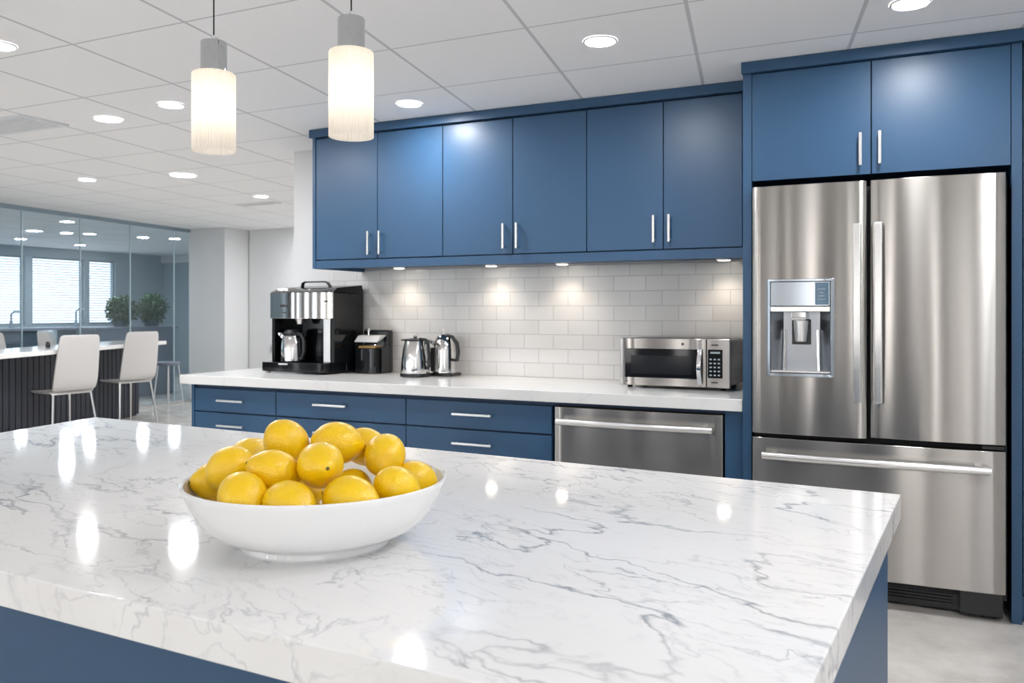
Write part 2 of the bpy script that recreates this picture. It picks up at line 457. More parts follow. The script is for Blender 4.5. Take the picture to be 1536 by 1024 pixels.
for i, (a, b) in enumerate(RW):
    w = bpy.data.objects.new('window_%d' % (i + 6), None); COL.objects.link(w); w.location = ((a + b) / 2, -4.5, .1); w['kind'] = 'structure'
    part('window_pane', bx(a, b, -4.62, -4.60, .12, 2.48), M['window_rear'] if b < -6 else M['window_strip'], w, smooth=False)
    bm = BM(); t = .03
    box(bm, a, a + t, -4.60, -4.52, .12, 2.48); box(bm, b - t, b, -4.60, -4.52, .12, 2.48)
    part('window_frame', bm, M['frame'], w, smooth=False)

RR = [(-4.1, -2.7), (-2.3, -.9)]  # added bright openings, out of view, to lift ceiling and island
bm = BM(); cur = -4.7
for a, b in RR: box(bm, 1.45, 1.6, cur, a, 0, CZ); box(bm, 1.45, 1.6, a, b, 0, .3); box(bm, 1.45, 1.6, a, b, 2.45, CZ); cur = b
box(bm, 1.45, 1.6, cur, 5.1, 0, CZ); struct('wall_right', bm, M['wall'])
for i, (a, b) in enumerate(RR):
    w = bpy.data.objects.new('window_%d' % (i + 6 + len(RW)), None); COL.objects.link(w); w.location = (1.45, (a + b) / 2, .3); w['kind'] = 'structure'
    part('window_pane', bx(1.55, 1.57, a, b, .3, 2.45), M['window_side'], w, smooth=False)
    bm = BM(); box(bm, 1.47, 1.55, a, a + .03, .3, 2.45); box(bm, 1.47, 1.55, b - .03, b, .3, 2.45); part('window_frame', bm, M['frame'], w, smooth=False)

# glass partition, runs from the column towards the camera's left
P1 = Vector((-9.74, 9.40)); P0 = Vector((-9.12, 5.05)); D = (P0 - P1)
glen = D.length; D.normalize(); Nn = Vector((-D.y, D.x))
def gquad(s0, s1, n0, n1): 
    return [tuple(P1 + D * s + Nn * n) for s, n in ((s0, n0), (s1, n0), (s1, n1), (s0, n1))]
gp = thing('glass_partition', 'floor-to-ceiling glass partition with slim metal rails behind the bar table', 'partition', (P1.x, P1.y, 0))
s = 0; cuts = [0, .45, 1.32, 2.18, 3.04, 3.90, 4.76, 5.62, 6.48, 7.34, 8.20]
for a, b in zip(cuts, cuts[1:]):
    part('glass_panel', prism(BM(), gquad(a + .006, b - .006, -.006, .006), .04, CZ - .045), M['glass'], gp, smooth=False)
for a in cuts[1:-1]:
    part('joint_strip', prism(BM(), gquad(a - .006, a + .006, -.008, .008), .04, CZ - .045), M['glass_edge'], gp, smooth=False)
part('top_rail', prism(BM(), gquad(0, 8.2, -.03, .03), CZ - .045, CZ - .001), M['frame'], gp, smooth=False)
part('bottom_rail', prism(BM(), gquad(0, 8.2, -.03, .03), 0, .04), M['steel_light'], gp, smooth=False)
part('end_post', prism(BM(), gquad(-.03, .0, -.03, .03), 0, CZ - .001), M['frame'], gp, smooth=False)

# ------------------------------------------------------------------ cabinet parts
def bar_handle(parent, p, length, vertical=True, r=.0065, stand=.028, flat=True):
    """p: centre of the handle on the door face (world)."""
    x, y, z = p; bm = BM(); h = length / 2
    if vertical:
        box(bm, x - r, x + r, y - stand - .006, y - stand + .006, z - h, z + h)
        for s in (-1, 1): box(bm, x - r * .7, x + r * .7, y - stand + .006, y, z + s * h * .78 - .005, z + s * h * .78 + .005)
    else:
        box(bm, x - h, x + h, y - stand - .006, y - stand + .006, z - r, z + r)
        for s in (-1, 1): box(bm, x + s * h * .82 - .005, x + s * h * .82 + .005, y - stand + .006, y, z - r * .7, z + r * .7)
    return part('handle', bm, M['steel_light'], parent, bevel=.002)

def door(parent, x0, x1, yf, z0, z1, name='door', th=.02, handle=None, vertical=True, hl=.15):
    g = .0028
    d = part(name, bx(x0 + g, x1 - g, yf, yf + th, z0 + g, z1 - g), M['blue'], parent, bevel=.0015)
    if handle:
        hb = bar_handle(d, (handle[0], yf, handle[1]), hl, vertical)
    return d

# upper cabinets
UY = 4.54
ups = [(-3.607, -2.631, -3.115, (-3.172, -3.085), 1.787, 'left end upper cabinet, a blue two-door unit above the coffee machine'),
       (-2.631, -1.684, -2.151, (-2.204, -2.116), 1.795, 'middle upper cabinet, a blue two-door unit above the two kettles'),
       (-1.684, -.811, -1.237, (-1.286, -1.200), 1.80, 'right upper cabinet, a blue two-door unit above the microwave')]
for i, (a, b, mid, hx, hz, lab) in enumerate(ups):
    t = thing('upper_cabinet', lab, 'cabinet', ((a + b) / 2, UY, 1.69), group='blue upper cabinets')
    part('body', bx(a + .002, b - .002, UY + .024, 5.098, 1.687, 2.503), M['blue_dark'], t)
    door(t, a, mid, UY, 1.687, 2.497, handle=(hx[0], hz))
    door(t, mid, b, UY, 1.687, 2.497, handle=(hx[1], hz))
tag(part('cabinet_end_panel', bx(-3.633, -3.609, UY - .004, 5.098, 1.631, 2.503), M['blue'], bevel=.001), 'thin blue end panel closing the left side of the upper cabinets', 'panel')
tag(part('cabinet_filler', bx(-.809, -.7565, UY + .002, 4.60, 1.687, 2.503), M['blue'], bevel=.001), 'narrow blue filler strip between upper cabinets and fridge surround', 'panel')
tag(part('cornice_board', bx(-3.65, -.757, UY - .02, 4.60, 2.505, 2.558), M['blue'], bevel=.001), 'blue cornice board along the ceiling above the upper cabinets', 'cornice')
bm = BM(); box(bm, -3.607, -.757, UY, UY + .02, 1.631, 1.683); box(bm, -3.607, -.757, UY + .02, 5.086, 1.655, 1.683)
tag(part('light_rail', bm, M['blue'], bevel=.001), 'blue light rail and underboard below the upper cabinets', 'light rail')

# under-cabinet puck lights
def puck(x, y, lab):
    t = thing('puck_light', lab, 'light', (x, y, 1.643), group='puck lights under the upper cabinets')
    part('housing', lathe(BM(), [(.045, .0), (.045, .011), (.036, .0115)], 28, (x, y, 1.643)), M['white_metal'], t)
    part('lens', lathe(BM(), [(.033, -.003), (.033, .002)], 28, (x, y, 1.643)), M['puck'], t)
    L = bpy.data.lights.new('puck_lamp', 'SPOT'); L.energy = 3.0; L.color = (1, .86, .70); L.spot_size = math.radians(125); L.spot_blend = 1.0; L.shadow_soft_size = .02
    o = bpy.data.objects.new('puck_lamp', L); COL.objects.link(o); o.parent = t; o.location = (0, 0, -.012)
    return t
puck(-3.215, 4.95, 'leftmost round lit puck light under the cabinets, between grinder and kettles')
puck(-2.50, 4.95, 'second round lit puck light from the left, just right of the kettles')
puck(-2.00, 4.95, 'third round lit puck light from the left, above bare counter')
puck(-.99, 4.95, 'rightmost round lit puck light, directly above the microwave')

# fridge surround
t = thing('fridge_surround', 'tall blue cabinet surround framing the steel refrigerator', 'cabinet', (-.17, 4.22, 0))
part('side_panel', bx(-.753, -.711, 4.22, 5.098, 0, 2.503), M['blue'], t, bevel=.001)
part('side_panel', bx(.384, .424, 4.22, 5.098, 0, 2.503), M['blue'], t, bevel=.001)
part('body', bx(-.709, .382, 4.246, 5.098, 1.985, 2.503), M['blue_dark'], t)
part('recess_lining', bx(-.709, .382, 5.03, 5.098, 0, 1.983), M['black_matte'], t)  # black sheet standing in for the shade inside the fridge recess
d1 = door(t, -.711, -.174, 4.222, 1.978, 2.503, handle=(-.219, 2.095))
d2 = door(t, -.174, .384, 4.222, 1.978, 2.503, handle=(-.137, 2.096))
tag(part('cornice_board', bx(-.757, 1.448, 4.195, 4.30, 2.505, 2.558), M['blue'], bevel=.001), 'blue cornice board along the ceiling above the refrigerator cabinet', 'cornice')
t = thing('tall_cabinet', 'tall blue cabinet at the right picture edge beside the refrigerator', 'cabinet', (.93, 4.25, 0))
part('body', bx(.428, 1.446, 4.275, 5.098, .11, 2.503), M['blue_dark'], t)
part('door', bx(.43, .94, 4.25, 4.272, .125, 2.50), M['blue'], t, bevel=.0015)
part('door', bx(.944, 1.444, 4.25, 4.272, .125, 2.50), M['blue'], t, bevel=.0015)
part('toe_kick', bx(.428, 1.446, 4.262, 5.0, 0, .11), M['blue'], t)

# base cabinets
BY = 4.27
for a, b, hx, rows, lab in ((-4.42, -3.714, (-4.198, -3.971), (.752, .585), 'narrow blue three-drawer base cabinet at the left counter end'),
                            (-3.714, -2.726, (-3.397, -3.147), (.762, .588), 'blue three-drawer base cabinet under the grinder, middle of the drawer units'),
                            (-2.726, -1.785, (-2.399, -2.146), (.757, .589), 'blue three-drawer base cabinet directly left of the dishwasher')):
    t = thing('base_cabinet', lab, 'cabinet', ((a + b) / 2, BY, 0), group='blue drawer base cabinets')
    part('body', bx(a + .002, b - .002, BY + .024, 5.098, .1, .835), M['blue_dark'], t)
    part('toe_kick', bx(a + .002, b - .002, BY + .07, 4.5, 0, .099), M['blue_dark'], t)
    hm = (hx[0] + hx[1]) / 2; hl = hx[1] - hx[0]
    door(t, a, b, BY, .672, .830, 'drawer', handle=(hm, rows[0]), vertical=False, hl=hl)
    door(t, a, b, BY, .505, .668, 'drawer', handle=(hm, rows[1]), vertical=False, hl=hl)
    door(t, a, b, BY, .105, .501, 'drawer', handle=(hm, .42), vertical=False, hl=hl)
tag(part('cabinet_end_panel', bx(-4.447, -4.422, BY - .002, 5.098, 0, .853), M['blue'], bevel=.001), 'blue end panel at the left end of the base cabinets', 'panel')
tag(part('cabinet_filler', bx(-.849, -.755, BY, 5.098, 0, .852), M['blue'], bevel=.001), 'narrow blue filler panel between dishwasher and refrigerator surround', 'panel')
tag(part('counter_rail', bx(-4.42, -.851, BY + .012, 5.098, .836, .853), M['blue_dark']), 'thin shadowed blue rail directly below the wall counter', 'rail')  # dark strip standing in for the shadow gap under the counter
tag(part('wall_countertop', prism(BM(), [(-4.52, 4.232), (-.757, 4.232), (-.757, 5.087), (-4.52, 5.087)], .854, .914), M['quartz'], bevel=.003), 'long white stone countertop along the tiled wall', 'countertop')

# ------------------------------------------------------------------ curved steel fronts
def steel_front(x0, x1, z0, z1, yf, yb, bulge, hole=None, n=28, rows=2):
    bm = BM()
    xs = [x0 + (x1 - x0) * i / n for i in range(n + 1)]
    zs = [z0 + (z1 - z0) * i / rows for i in range(rows + 1)]
    if hole: 
        for h in hole[:2]: xs[min(range(len(xs)), key=lambda i: abs(xs[i] - h))] = h
        zs = sorted(set([z0, z1, hole[2], hole[3]]))
    def yy(x):
        s = (x - x0) / (x1 - x0) * 2 - 1
        e = max(0, abs(s) - .93) / .07
        return yf - bulge * (1 - s * s) + .006 * e * e
    V = [[bm.verts.new((x, yy(x), z)) for z in zs] for x in xs]
    fs = []
    for i in range(len(xs) - 1):
        for j in range(len(zs) - 1):
            cx = (xs[i] + xs[i + 1]) / 2; cz = (zs[j] + zs[j + 1]) / 2
            if hole and hole[0] < cx < hole[1] and hole[2] < cz < hole[3]: continue
            fs.append(bm.faces.new((V[i][j], V[i + 1][j], V[i + 1][j + 1], V[i][j + 1])))
    r = bmesh.ops.extrude_face_region(bm, geom=fs)
    for e in r['geom']:
        if isinstance(e, bmesh.types.BMVert): e.co.y = yb
    return bm

def bow_handle(x, y, z0, z1, w=.034, h=.020, stand=.05, bow=.022):
    bm = BM(); pts = []
    for i in range(17):
        s = i / 16; z = z0 + (z1 - z0) * s
        pts.append((x, y - stand - bow * math.sin(PI * s), z))
    sweep_rect(bm, pts, w, h, (1, 0, 0))
    for z in (z0 + .06, z1 - .06): box(bm, x - .010, x + .010, y - stand - .006, y + .004, z - .018, z + .018)
    return bm

# ------------------------------------------------------------------ refrigerator
fr = thing('refrigerator', 'stainless steel french door refrigerator with water dispenser', 'refrigerator', (-.17, 4.17, 0))
part('body', bx(-.700, .368, 4.235, 5.0, .09, 1.925), M['black_matte'], fr)
H0 = (-.626, -.333, 1.045, 1.495)
dl = part('door', steel_front(-.700, -.191, .765, 1.945, 4.172, 4.232, .010, H0, n=26), M['steel'], fr, bevel=.003)
dr = part('door', steel_front(-.176, .360, .772, 1.945, 4.172, 4.232, .010, n=26), M['steel'], fr, bevel=.003)
part('handle', bow_handle(-.228, 4.168, .935, 1.745), M['steel_light'], dl, bevel=.006, seg=3)
part('handle', bow_handle(-.140, 4.168, .935, 1.747), M['steel_light'], dr, bevel=.006, seg=3)
fz = part('freezer_drawer', steel_front(-.700, .360, .130, .745, 4.172, 4.232, .014, n=40), M['steel'], fr, bevel=.003)
bm = BM(); pts = [(-.645 + .945 * i / 16, 4.118 - .014 * math.sin(PI * i / 16), .667) for i in range(17)]
tube(bm, pts, .0185, 14)
for x in (-.60, .255): box(bm, x - .012, x + .012, 4.118, 4.17, .655, .679)
part('handle', bm, M['steel_light'], fz, bevel=.001)
bm = BM(); box(bm, -.695, .355, 4.262, 4.30, .012, .128)
for k in range(6): box(bm, -.66, .16, 4.252, 4.262, .035 + k * .014, .042 + k * .014)
part('toe_grille', bm, M['black'], fr, bevel=.001)
bm = BM(); box(bm, .185, .352, 4.21, 4.262, .020, .122); 
part('hinge_cover', bm, M['black'], fr, bevel=.004)
for x in (-.66, .30): part('foot', bx(x - .03, x + .03, 4.26, 4.34, 0, .012), M['black'], fr)
bm = BM(); box(bm, .27, .352, 4.19, 4.232, .750, .764); part('hinge', bm, M['black'], fr)
# dispenser
dp = part('dispenser', steel_front(-.631, -.328, 1.040, 1.500, 4.158, 4.17, .0, (-.614, -.345, 1.056, 1.488), n=12), M['disp_panel'], fr, bevel=.002)
bm = BM()  # cavity shell
x0, x1, z0, z1, yb = -.612, -.347, 1.058, 1.345, 4.228
def quad(bm, *p): return bm.faces.new([bm.verts.new(q) for q in p])
quad(bm, (x0 + .05, yb, z0), (x1 - .05, yb, z0), (x1 - .05, yb, z1), (x0 + .05, yb, z1))
quad(bm, (x0, 4.166, z0), (x0 + .05, yb, z0), (x0 + .05, yb, z1), (x0, 4.166, z1))
quad(bm, (x1 - .05, yb, z0), (x1, 4.166, z0), (x1, 4.166, z1), (x1 - .05, yb, z1))
quad(bm, (x0, 4.166, z0), (x1, 4.166, z0), (x1 - .05, yb, z0), (x0 + .05, yb, z0))
quad(bm, (x0, 4.166, z1), (x0 + .05, yb, z1), (x1 - .05, yb, z1), (x1, 4.166, z1))
part('cavity', bm, M['disp_cavity'], dp)
part('control_panel', bx(-.612, -.347, 4.155, 4.20, 1.372, 1.487), M['disp_panel'], dp, bevel=.003)
part('control_strip', bx(-.612, -.347, 4.153, 4.20, 1.346, 1.370), M['steel_light'], dp, bevel=.002)
part('display', bx(-.412, -.352, 4.1535, 4.157, 1.378, 1.482), M['mesh_screen'], dp)
bm = BM()
for k, (a, b) in enumerate([(-.402, -.365), (-.398, -.372), (-.392, -.376), (-.402, -.366)]): box(bm, a, b, 4.1525, 4.1536, 1.402 + .016 * k, 1.4045 + .016 * k)
part('display_marks', bm, M['grey_ink'], dp)
BL = emis('button_lit', (.9, .95, 1), 1.2)
for x in (-.575, -.48, -.375): part('button', bx(x - .008, x + .008, 4.1515, 4.154, 1.353, 1.362), BL, dp)
bm = prism_yz(BM(), [(4.150, 1.345), (4.150, 1.318), (4.162, 1.305), (4.215, 1.305), (4.215, 1.345)], -.517, -.452)
part('nozzle_block', bm, M['chrome'], dp, bevel=.003)
part('nozzle', lathe(BM(), [(.026, 0), (.033, .10)], 24, (-.478, 4.186, 1.205)), M['steel_light'], dp, bevel=.003)
part('paddle', bx(-.523, -.437, 4.216, 4.226, 1.19, 1.31), M['black'], dp, bevel=.004)
for sx in (-1, 1):
    cx = -.4795
    bm = sweep_rect(BM(), [(cx + sx * .078, 4.212, 1.066), (cx + sx * .072, 4.222, 1.26)], .010, .008, (1, 0, 0))
    part('light_guide', bm, M['chrome'], dp, bevel=.002)
part('drip_ledge', bx(-.612, -.347, 4.160, 4.222, 1.0585, 1.068), M['steel_light'], dp, bevel=.002)

# ------------------------------------------------------------------ dishwasher
dw = thing('dishwasher', 'stainless steel dishwasher below the microwave', 'dishwasher', (-1.31, 4.26, 0))
part('body', bx(-1.778, -.853, 4.30, 4.95, .10, .834), M['black_matte'], dw)
dd = part('door', steel_front(-1.769, -.859, .11, .828, 4.262, 4.298, .012, n=36), M['steel'], dw, bevel=.003)
bm = BM(); tube(bm, [(-1.735 + .835 * i / 16, 4.205 - .016 * math.sin(PI * i / 16), .755) for i in range(17)], .0165, 14)
for x in (-1.69, -.945): box(bm, x - .010, x + .010, 4.205, 4.262, .745, .766)
part('handle', bm, M['steel_light'], dd, bevel=.001)
part('toe_kick', bx(-1.772, -.856, 4.33, 4.6, .0, .098), M['black'], dw)

# ------------------------------------------------------------------ microwave
mw = thing('microwave', 'countertop microwave with steel front beside the refrigerator', 'microwave', (-1.2, 4.62, .914))
part('body', bx(-1.510, -.893, 4.645, 5.03, .932, 1.192), M['black'], mw, bevel=.012, seg=3)
md = part('door', steel_front(-1.512, -1.021, .930, 1.196, 4.620, 4.644, .0, n=10), M['steel'], mw, bevel=.003)
part('window', bx(-1.480, -1.068, 4.6165, 4.6195, .975, 1.138), M['dark_glass'], md, bevel=.001)
part('window_mesh', bx(-1.445, -1.100, 4.6155, 4.617, .996, 1.100), M['dark_inner'], md, bevel=.001)
bm = BM(); pts = []
for i in range(15):
    s = i / 14; pts.append((-1.050, 4.605 - .038 * math.sin(PI * s), .945 + .195 * s))
sweep_rect(bm, pts, .024, .012, (1, 0, 0)); part('handle', bm, M['chrome'], md, bevel=.004)
part('badge', tube(BM(), [(-1.15, 4.6205, 1.166), (-1.15, 4.6165, 1.166)], .007, 16), M['ink'], md)
part('badge', tube(BM(), [(-1.472, 4.6205, .952), (-1.472, 4.6165, .952)], .004, 12), M['ink'], md)
mc = part('control_panel', bx(-1.017, -.893, 4.620, 4.644, .930, 1.196), M['steel'], mw, bevel=.003)
part('keypad', bx(-1.011, -.932, 4.617, 4.6195, .984, 1.139), M['dark_glass'], mc, bevel=.001)
part('display', bx(-.997, -.945, 4.6158, 4.6172, 1.117, 1.127), M['grey_ink'], mc)
for r in range(5):
    for c in range(3): part('key', bx(-1.001 + c * .022, -.989 + c * .022, 4.6158, 4.6172, .9955 + r * .0215, 1.0035 + r * .0215), M['grey_ink'], mc)
part('lettering', bx(-.992, -.955, 4.6188, 4.6202, 1.160, 1.167), M['ink'], mc)
part('lettering', bx(-.993, -.957, 4.6188, 4.6202, .957, .963), M['ink'], mc)
for x in (-1.47, -.94):
    for y in (4.68, 4.98): part('foot', lathe(BM(), [(.014, 0), (.016, .019)], 14, (x, y, .914)), M['black'], mw)
part('top_vent', bx(-1.01, -.92, 4.68, 4.80, 1.191, 1.199), M['black'], mw, bevel=.003)

# ------------------------------------------------------------------ coffee machine
cm = thing('coffee_machine', 'large steel and black coffee machine on the counter', 'coffee machine', (-3.88, 4.85, .914))
def rrect(x0, x1, y0, y1, rf, rb=.005, n=6):
    pts = []
    for cx, cy, r, a0 in ((x1 - rf, y0 + rf, rf, -90), (x1 - rb, y1 - rb, rb, 0), (x0 + rb, y1 - rb, rb, 90), (x0 + rf, y0 + rf, rf, 180)):
        for i in range(n + 1):
            a = math.radians(a0 + 90 * i / n); pts.append((cx + r * math.cos(a), cy + r * math.sin(a)))
    return pts
part('drip_tray', prism(BM(), rrect(-4.165, -3.60, 4.615, 4.86, .05), .926, .992), M['black_gloss'], cm, bevel=.010, seg=3)
part('tower', bx(-4.12, -3.592, 4.86, 5.06, .926, 1.475), M['black_gloss'], cm, bevel=.006)
part('tower_side', bx(-3.6125, -3.588, 4.712, 4.861, .990, 1.477), M['black_gloss'], cm, bevel=.003)
part('side_column', bx(-3.672, -3.614, 4.70, 4.862, .992, 1.296), M['steel_light'], cm, bevel=.004)
part('left_wall', bx(-4.125, -4.10, 4.70, 4.862, .992, 1.296), M['black_gloss'], cm, bevel=.003)
# curved steel brew head
def arc_front(x0, x1, yf, yb, bulge, n=24):
    return [(x0 + (x1 - x0) * i / n, yf - bulge * (1 - (2 * i / n - 1) ** 2)) for i in range(n + 1)] + [(x1, yb), (x0, yb)]
hd = part('brew_head', prism(BM(), arc_front(-4.145, -3.594, 4.705, 4.858, .045), 1.296, 1.478), M['mirror_steel'], cm, bevel=.003)
bm = BM()
lo = arc_front(-4.145, -3.588, 4.705, 5.055, .047); hi = arc_front(-4.11, -3.60, 4.76, 5.05, .03)
vl = [bm.verts.new((x, y, 1.479)) for x, y in lo]; vh = [bm.verts.new((x, y, 1.505 + .03 * min(1, (y - 4.72) / .3))) for x, y in hi]
bm.faces.new(list(reversed(vl))); bmesh.ops.triangulate(bm, faces=[bm.faces.new(vh)])
for i in range(len(vl)):
    j = (i + 1) % len(vl); bm.faces.new((vl[i], vl[j], vh[j], vh[i]))
part('lid', bm, M['black_gloss'], cm)
bm = BM(); sweep_rect(bm, [(-3.97, 4.84, 1.50), (-3.96, 4.84, 1.548), (-3.94, 4.84, 1.556), (-3.76, 4.84, 1.556), (-3.74, 4.84, 1.548), (-3.71, 4.84, 1.51)], .03, .010, (0, 1, 0))
part('lid_handle', bm, M['black'], cm, bevel=.003)
for x in (-4.035, -3.80):
    part('lid_button', lathe(BM(), [(.016, 0), (.016, .008), (.008, .014), (0, .015)], 18, (x, 4.715, 1.488)), M['chrome'], cm)
bm = BM()
part('badge', prism(BM(), [(-3.985 + .032 * math.cos(a * PI / 12), 4.663 + .006 * math.sin(a * PI / 12)) for a in range(24)], 1.376, 1.394), M['ink'], cm, bevel=.003)
part('indicator', bx(-3.993, -3.978, 4.656, 4.67, 1.333, 1.340), M['ink'], cm)
part('side_badge', bx(-3.66, -3.63, 4.685, 4.705, 1.410, 1.420), M['ink'], cm)
part('spout', lathe(BM(), [(.022, 0), (.032, .03), (.035, .04)], 20, (-3.93, 4.77, 1.256)), M['steel_light'], cm)
for x, y in ((-4.12, 4.66), (-3.64, 4.66), (-4.08, 5.02), (-3.62, 5.02)): part('foot', lathe(BM(), [(.014, 0), (.018, .013)], 14, (x, y, .914)), M['white_metal'] if x < -4.1 else M['black'], cm)
part('water_knob', tube(BM(), [(-4.125, 4.78, 1.10), (-4.165, 4.78, 1.10)], .009, 12), M['steel_light'], cm)
part('tray_badge', bx(-3.99, -3.91, 4.612, 4.617, .975, .986), M['steel_light'], cm)
# thermal carafe in the machine
cf = thing('thermal_carafe', 'small steel carafe with black handle standing in the coffee machine', 'carafe', (-3.965, 4.735, .993))
c = (-3.965, 4.735, .993)
part('body', lathe(BM(), [(.078, 0), (.083, .006), (.083, .07), (.079, .15), (.066, .18)], 40, c), M['mirror_steel'], cf)
part('lid', lathe(BM(), [(.066, .181), (.068, .20), (.052, .222), (.02, .228), (0, .228)], 32, c), M['black'], cf)
bm = BM(); sweep_rect(bm, [(c[0] - .05, c[1] - .02, c[2] + .17), (c[0] - .085, c[1] - .03, c[2] + .195), (c[0] - .10, c[1] - .035, c[2] + .20)], [.05, .035, .02], [.03, .02, .01], (0, 1, 0)); part('spout', bm, M['mirror_steel'], cf, bevel=.003)
bm = BM(); sweep_rect(bm, [(c[0] + .055, c[1] - .02, c[2] + .195), (c[0] + .105, c[1] - .03, c[2] + .19), (c[0] + .128, c[1] - .034, c[2] + .15), (c[0] + .130, c[1] - .034, c[2] + .07), (c[0] + .105, c[1] - .03, c[2] + .02), (c[0] + .078, c[1] - .02, c[2] + .02)], .026, .022, (0, 1, 0)); part('handle', bm, M['black'], cf, bevel=.005)
# glass jug behind
gj = thing('glass_jug', 'dark glass jug between steel carafe and right column of coffee machine', 'jug', (-3.755, 4.805, .993))
part('body', lathe(BM(), [(.045, 0), (.05, .01), (.052, .10), (.040, .18), (.036, .20)], 28, (-3.755, 4.80, .993)), M['dark_glass'], gj)
part('collar', lathe(BM(), [(.038, .2), (.043, .202), (.043, .225), (.0, .23)], 28, (-3.755, 4.80, .993)), M['black'], gj)

# ------------------------------------------------------------------ grinder / bean canister
gr = thing('coffee_grinder', 'black grinder with clear sloping hopper beside the coffee machine', 'grinder', (-3.44, 4.90, .914))
gy = 4.86
part('body', prism(BM(), rrect(-3.535, -3.345, gy, 5.02, .03, .02), .914, 1.088), M['black_gloss'], gr, bevel=.004)
part('back_frame', prism(BM(), rrect(-3.545, -3.325, 4.985, 5.05, .02, .02), .914, 1.215), M['black'], gr, bevel=.014, seg=3)
part('rear_band', bx(-3.345, -3.322, gy + .05, 4.99, .918, 1.10), M['black'], gr, bevel=.006)
bm = prism_yz(BM(), [(gy + .0, 1.090), (4.983, 1.090), (4.983, 1.172), (gy + .055, 1.168), (gy + .012, 1.125)], -3.530, -3.350)
part('hopper', bm, M['clear'], gr, bevel=.008)
bm = prism_yz(BM(), [(gy + .02, 1.091), (4.975, 1.091), (4.975, 1.108), (gy + .03, 1.104)], -3.51, -3.37)
part('coffee_beans', bm, M['beans'], gr)
bm = prism_yz(BM(), [(gy + .013, 1.130), (4.980, 1.173), (4.980, 1.180), (gy + .055, 1.176), (gy + .010, 1.136)], -3.535, -3.345)
part('hopper_lid', bm, M['hopper_lid'], gr, bevel=.002)
part('knob', lathe(BM(), [(.008, 0), (.008, .03), (.013, .036), (.010, .048), (0, .05)], 18, (-3.455, 4.93, 1.178)), M['chrome'], gr)
part('window_strip', bx(-3.44, -3.40, gy - .0015, gy + .001, .935, 1.07), M['dark_inner'], gr)

# ------------------------------------------------------------------ kettles
k1 = thing('steel_kettle', 'tapered steel kettle with flat black lid, left of the two kettles', 'kettle', (-2.985, 4.79, .914)); c = (-2.985, 4.79, .914)
part('base', lathe(BM(), [(.098, 0), (.101, .004), (.101, .018), (.097, .024)], 40, c), M['black'], k1)
part('body', lathe(BM(), [(.095, .025), (.096, .035), (.092, .10), (.082, .18), (.070, .235)], 48, c), M['mirror_steel'], k1)
bm = BM(); lathe(bm, [(.072, .236), (.075, .240), (.073, .249), (.03, .256), (0, .257)], 36, c)
box(bm, c[0] - .098, c[0] - .05, c[1] - .022, c[1] + .022, c[2] + .237, c[2] + .246)
part('lid', bm, M['black'], k1)
part('lid_knob', lathe(BM(), [(.010, .256), (.014, .266), (.012, .274), (0, .277)], 18, c), M['chrome'], k1)
bm = BM(); sweep_rect(bm, [(c[0] + .04, c[1] - .01, c[2] + .252), (c[0] + .085, c[1] - .012, c[2] + .248), (c[0] + .105, c[1] - .014, c[2] + .225), (c[0] + .112, c[1] - .014, c[2] + .15), (c[0] + .115, c[1] - .014, c[2] + .08), (c[0] + .100, c[1] - .012, c[2] + .05)], .026, .016, (0, 1, 0)); part('handle', bm, M['black'], k1, bevel=.004)
k2 = thing('tall_steel_kettle', 'taller domed steel kettle with curved black handle, right of the two kettles', 'kettle', (-2.86, 4.955, .914)); c = (-2.86, 4.955, .914)
bm = prism(BM(), rrect(c[0] - .08, c[0] + .10, c[1] - .08, c[1] + .08, .03, .03), .914, .934); part('base', bm, M['black'], k2, bevel=.006)
part('body', lathe(BM(), [(.083, .021), (.083, .03), (.078, .17), (.072, .215), (.055, .255), (.034, .275), (.018, .282)], 48, c), M['mirror_steel'], k2)
part('lid', lathe(BM(), [(.019, .282), (.006, .286), (.006, .304), (.016, .306), (.016, .311), (0, .312)], 20, c), M['steel_light'], k2)
bm = BM(); sweep_rect(bm, [(c[0] + .03, c[1] - .01, c[2] + .270), (c[0] + .075, c[1] - .02, c[2] + .262), (c[0] + .115, c[1] - .03, c[2] + .222), (c[0] + .128, c[1] - .034, c[2] + .16), (c[0] + .118, c[1] - .032, c[2] + .105), (c[0] + .082, c[1] - .025, c[2] + .11)], .028, .020, (0, 1, 0)); part('handle', bm, M['black'], k2, bevel=.005)
bm = BM(); sweep_rect(bm, [(c[0] - .05, c[1] - .03, c[2] + .215), (c[0] - .085, c[1] - .05, c[2] + .235), (c[0] - .095, c[1] - .055, c[2] + .238)], [.04, .028, .02], [.03, .016, .01], (0, 1, 0)); part('spout', bm, M['mirror_steel'], k2, bevel=.003)
part('water_gauge', bx(c[0] - .062, c[0] - .035, c[1] - .078, c[1] - .06, c[2] + .03, c[2] + .19), M['black_gloss'], k2, bevel=.003)  # black strip standing in for the dark reflection on the kettle's left

# ------------------------------------------------------------------ island
isl = [(-3.035, 2.40), (-2.78, .96), (-.118, .865), (-.026, 2.21)]
tag(part('island_countertop', prism(BM(), isl, .855, .914), M['marble'], bevel=.003), 'large veined white marble island top carrying the bowl of lemons', 'countertop')
t = thing('kitchen_island', 'blue kitchen island base under the marble top', 'island', (-1.5, 1.6, 0))
ib = [(-2.98, 2.33), (-2.73, 1.03), (-.150, .925), (-.052, 2.10)]
part('body', prism(BM(), ib, .09, .854), M['blue'], t, bevel=.002)
ik = [(-2.92, 2.27), (-2.67, 1.09), (-.20, .985), (-.11, 2.04)]
part('toe_kick', prism(BM(), ik, 0, .09), M['blue_dark'], t)

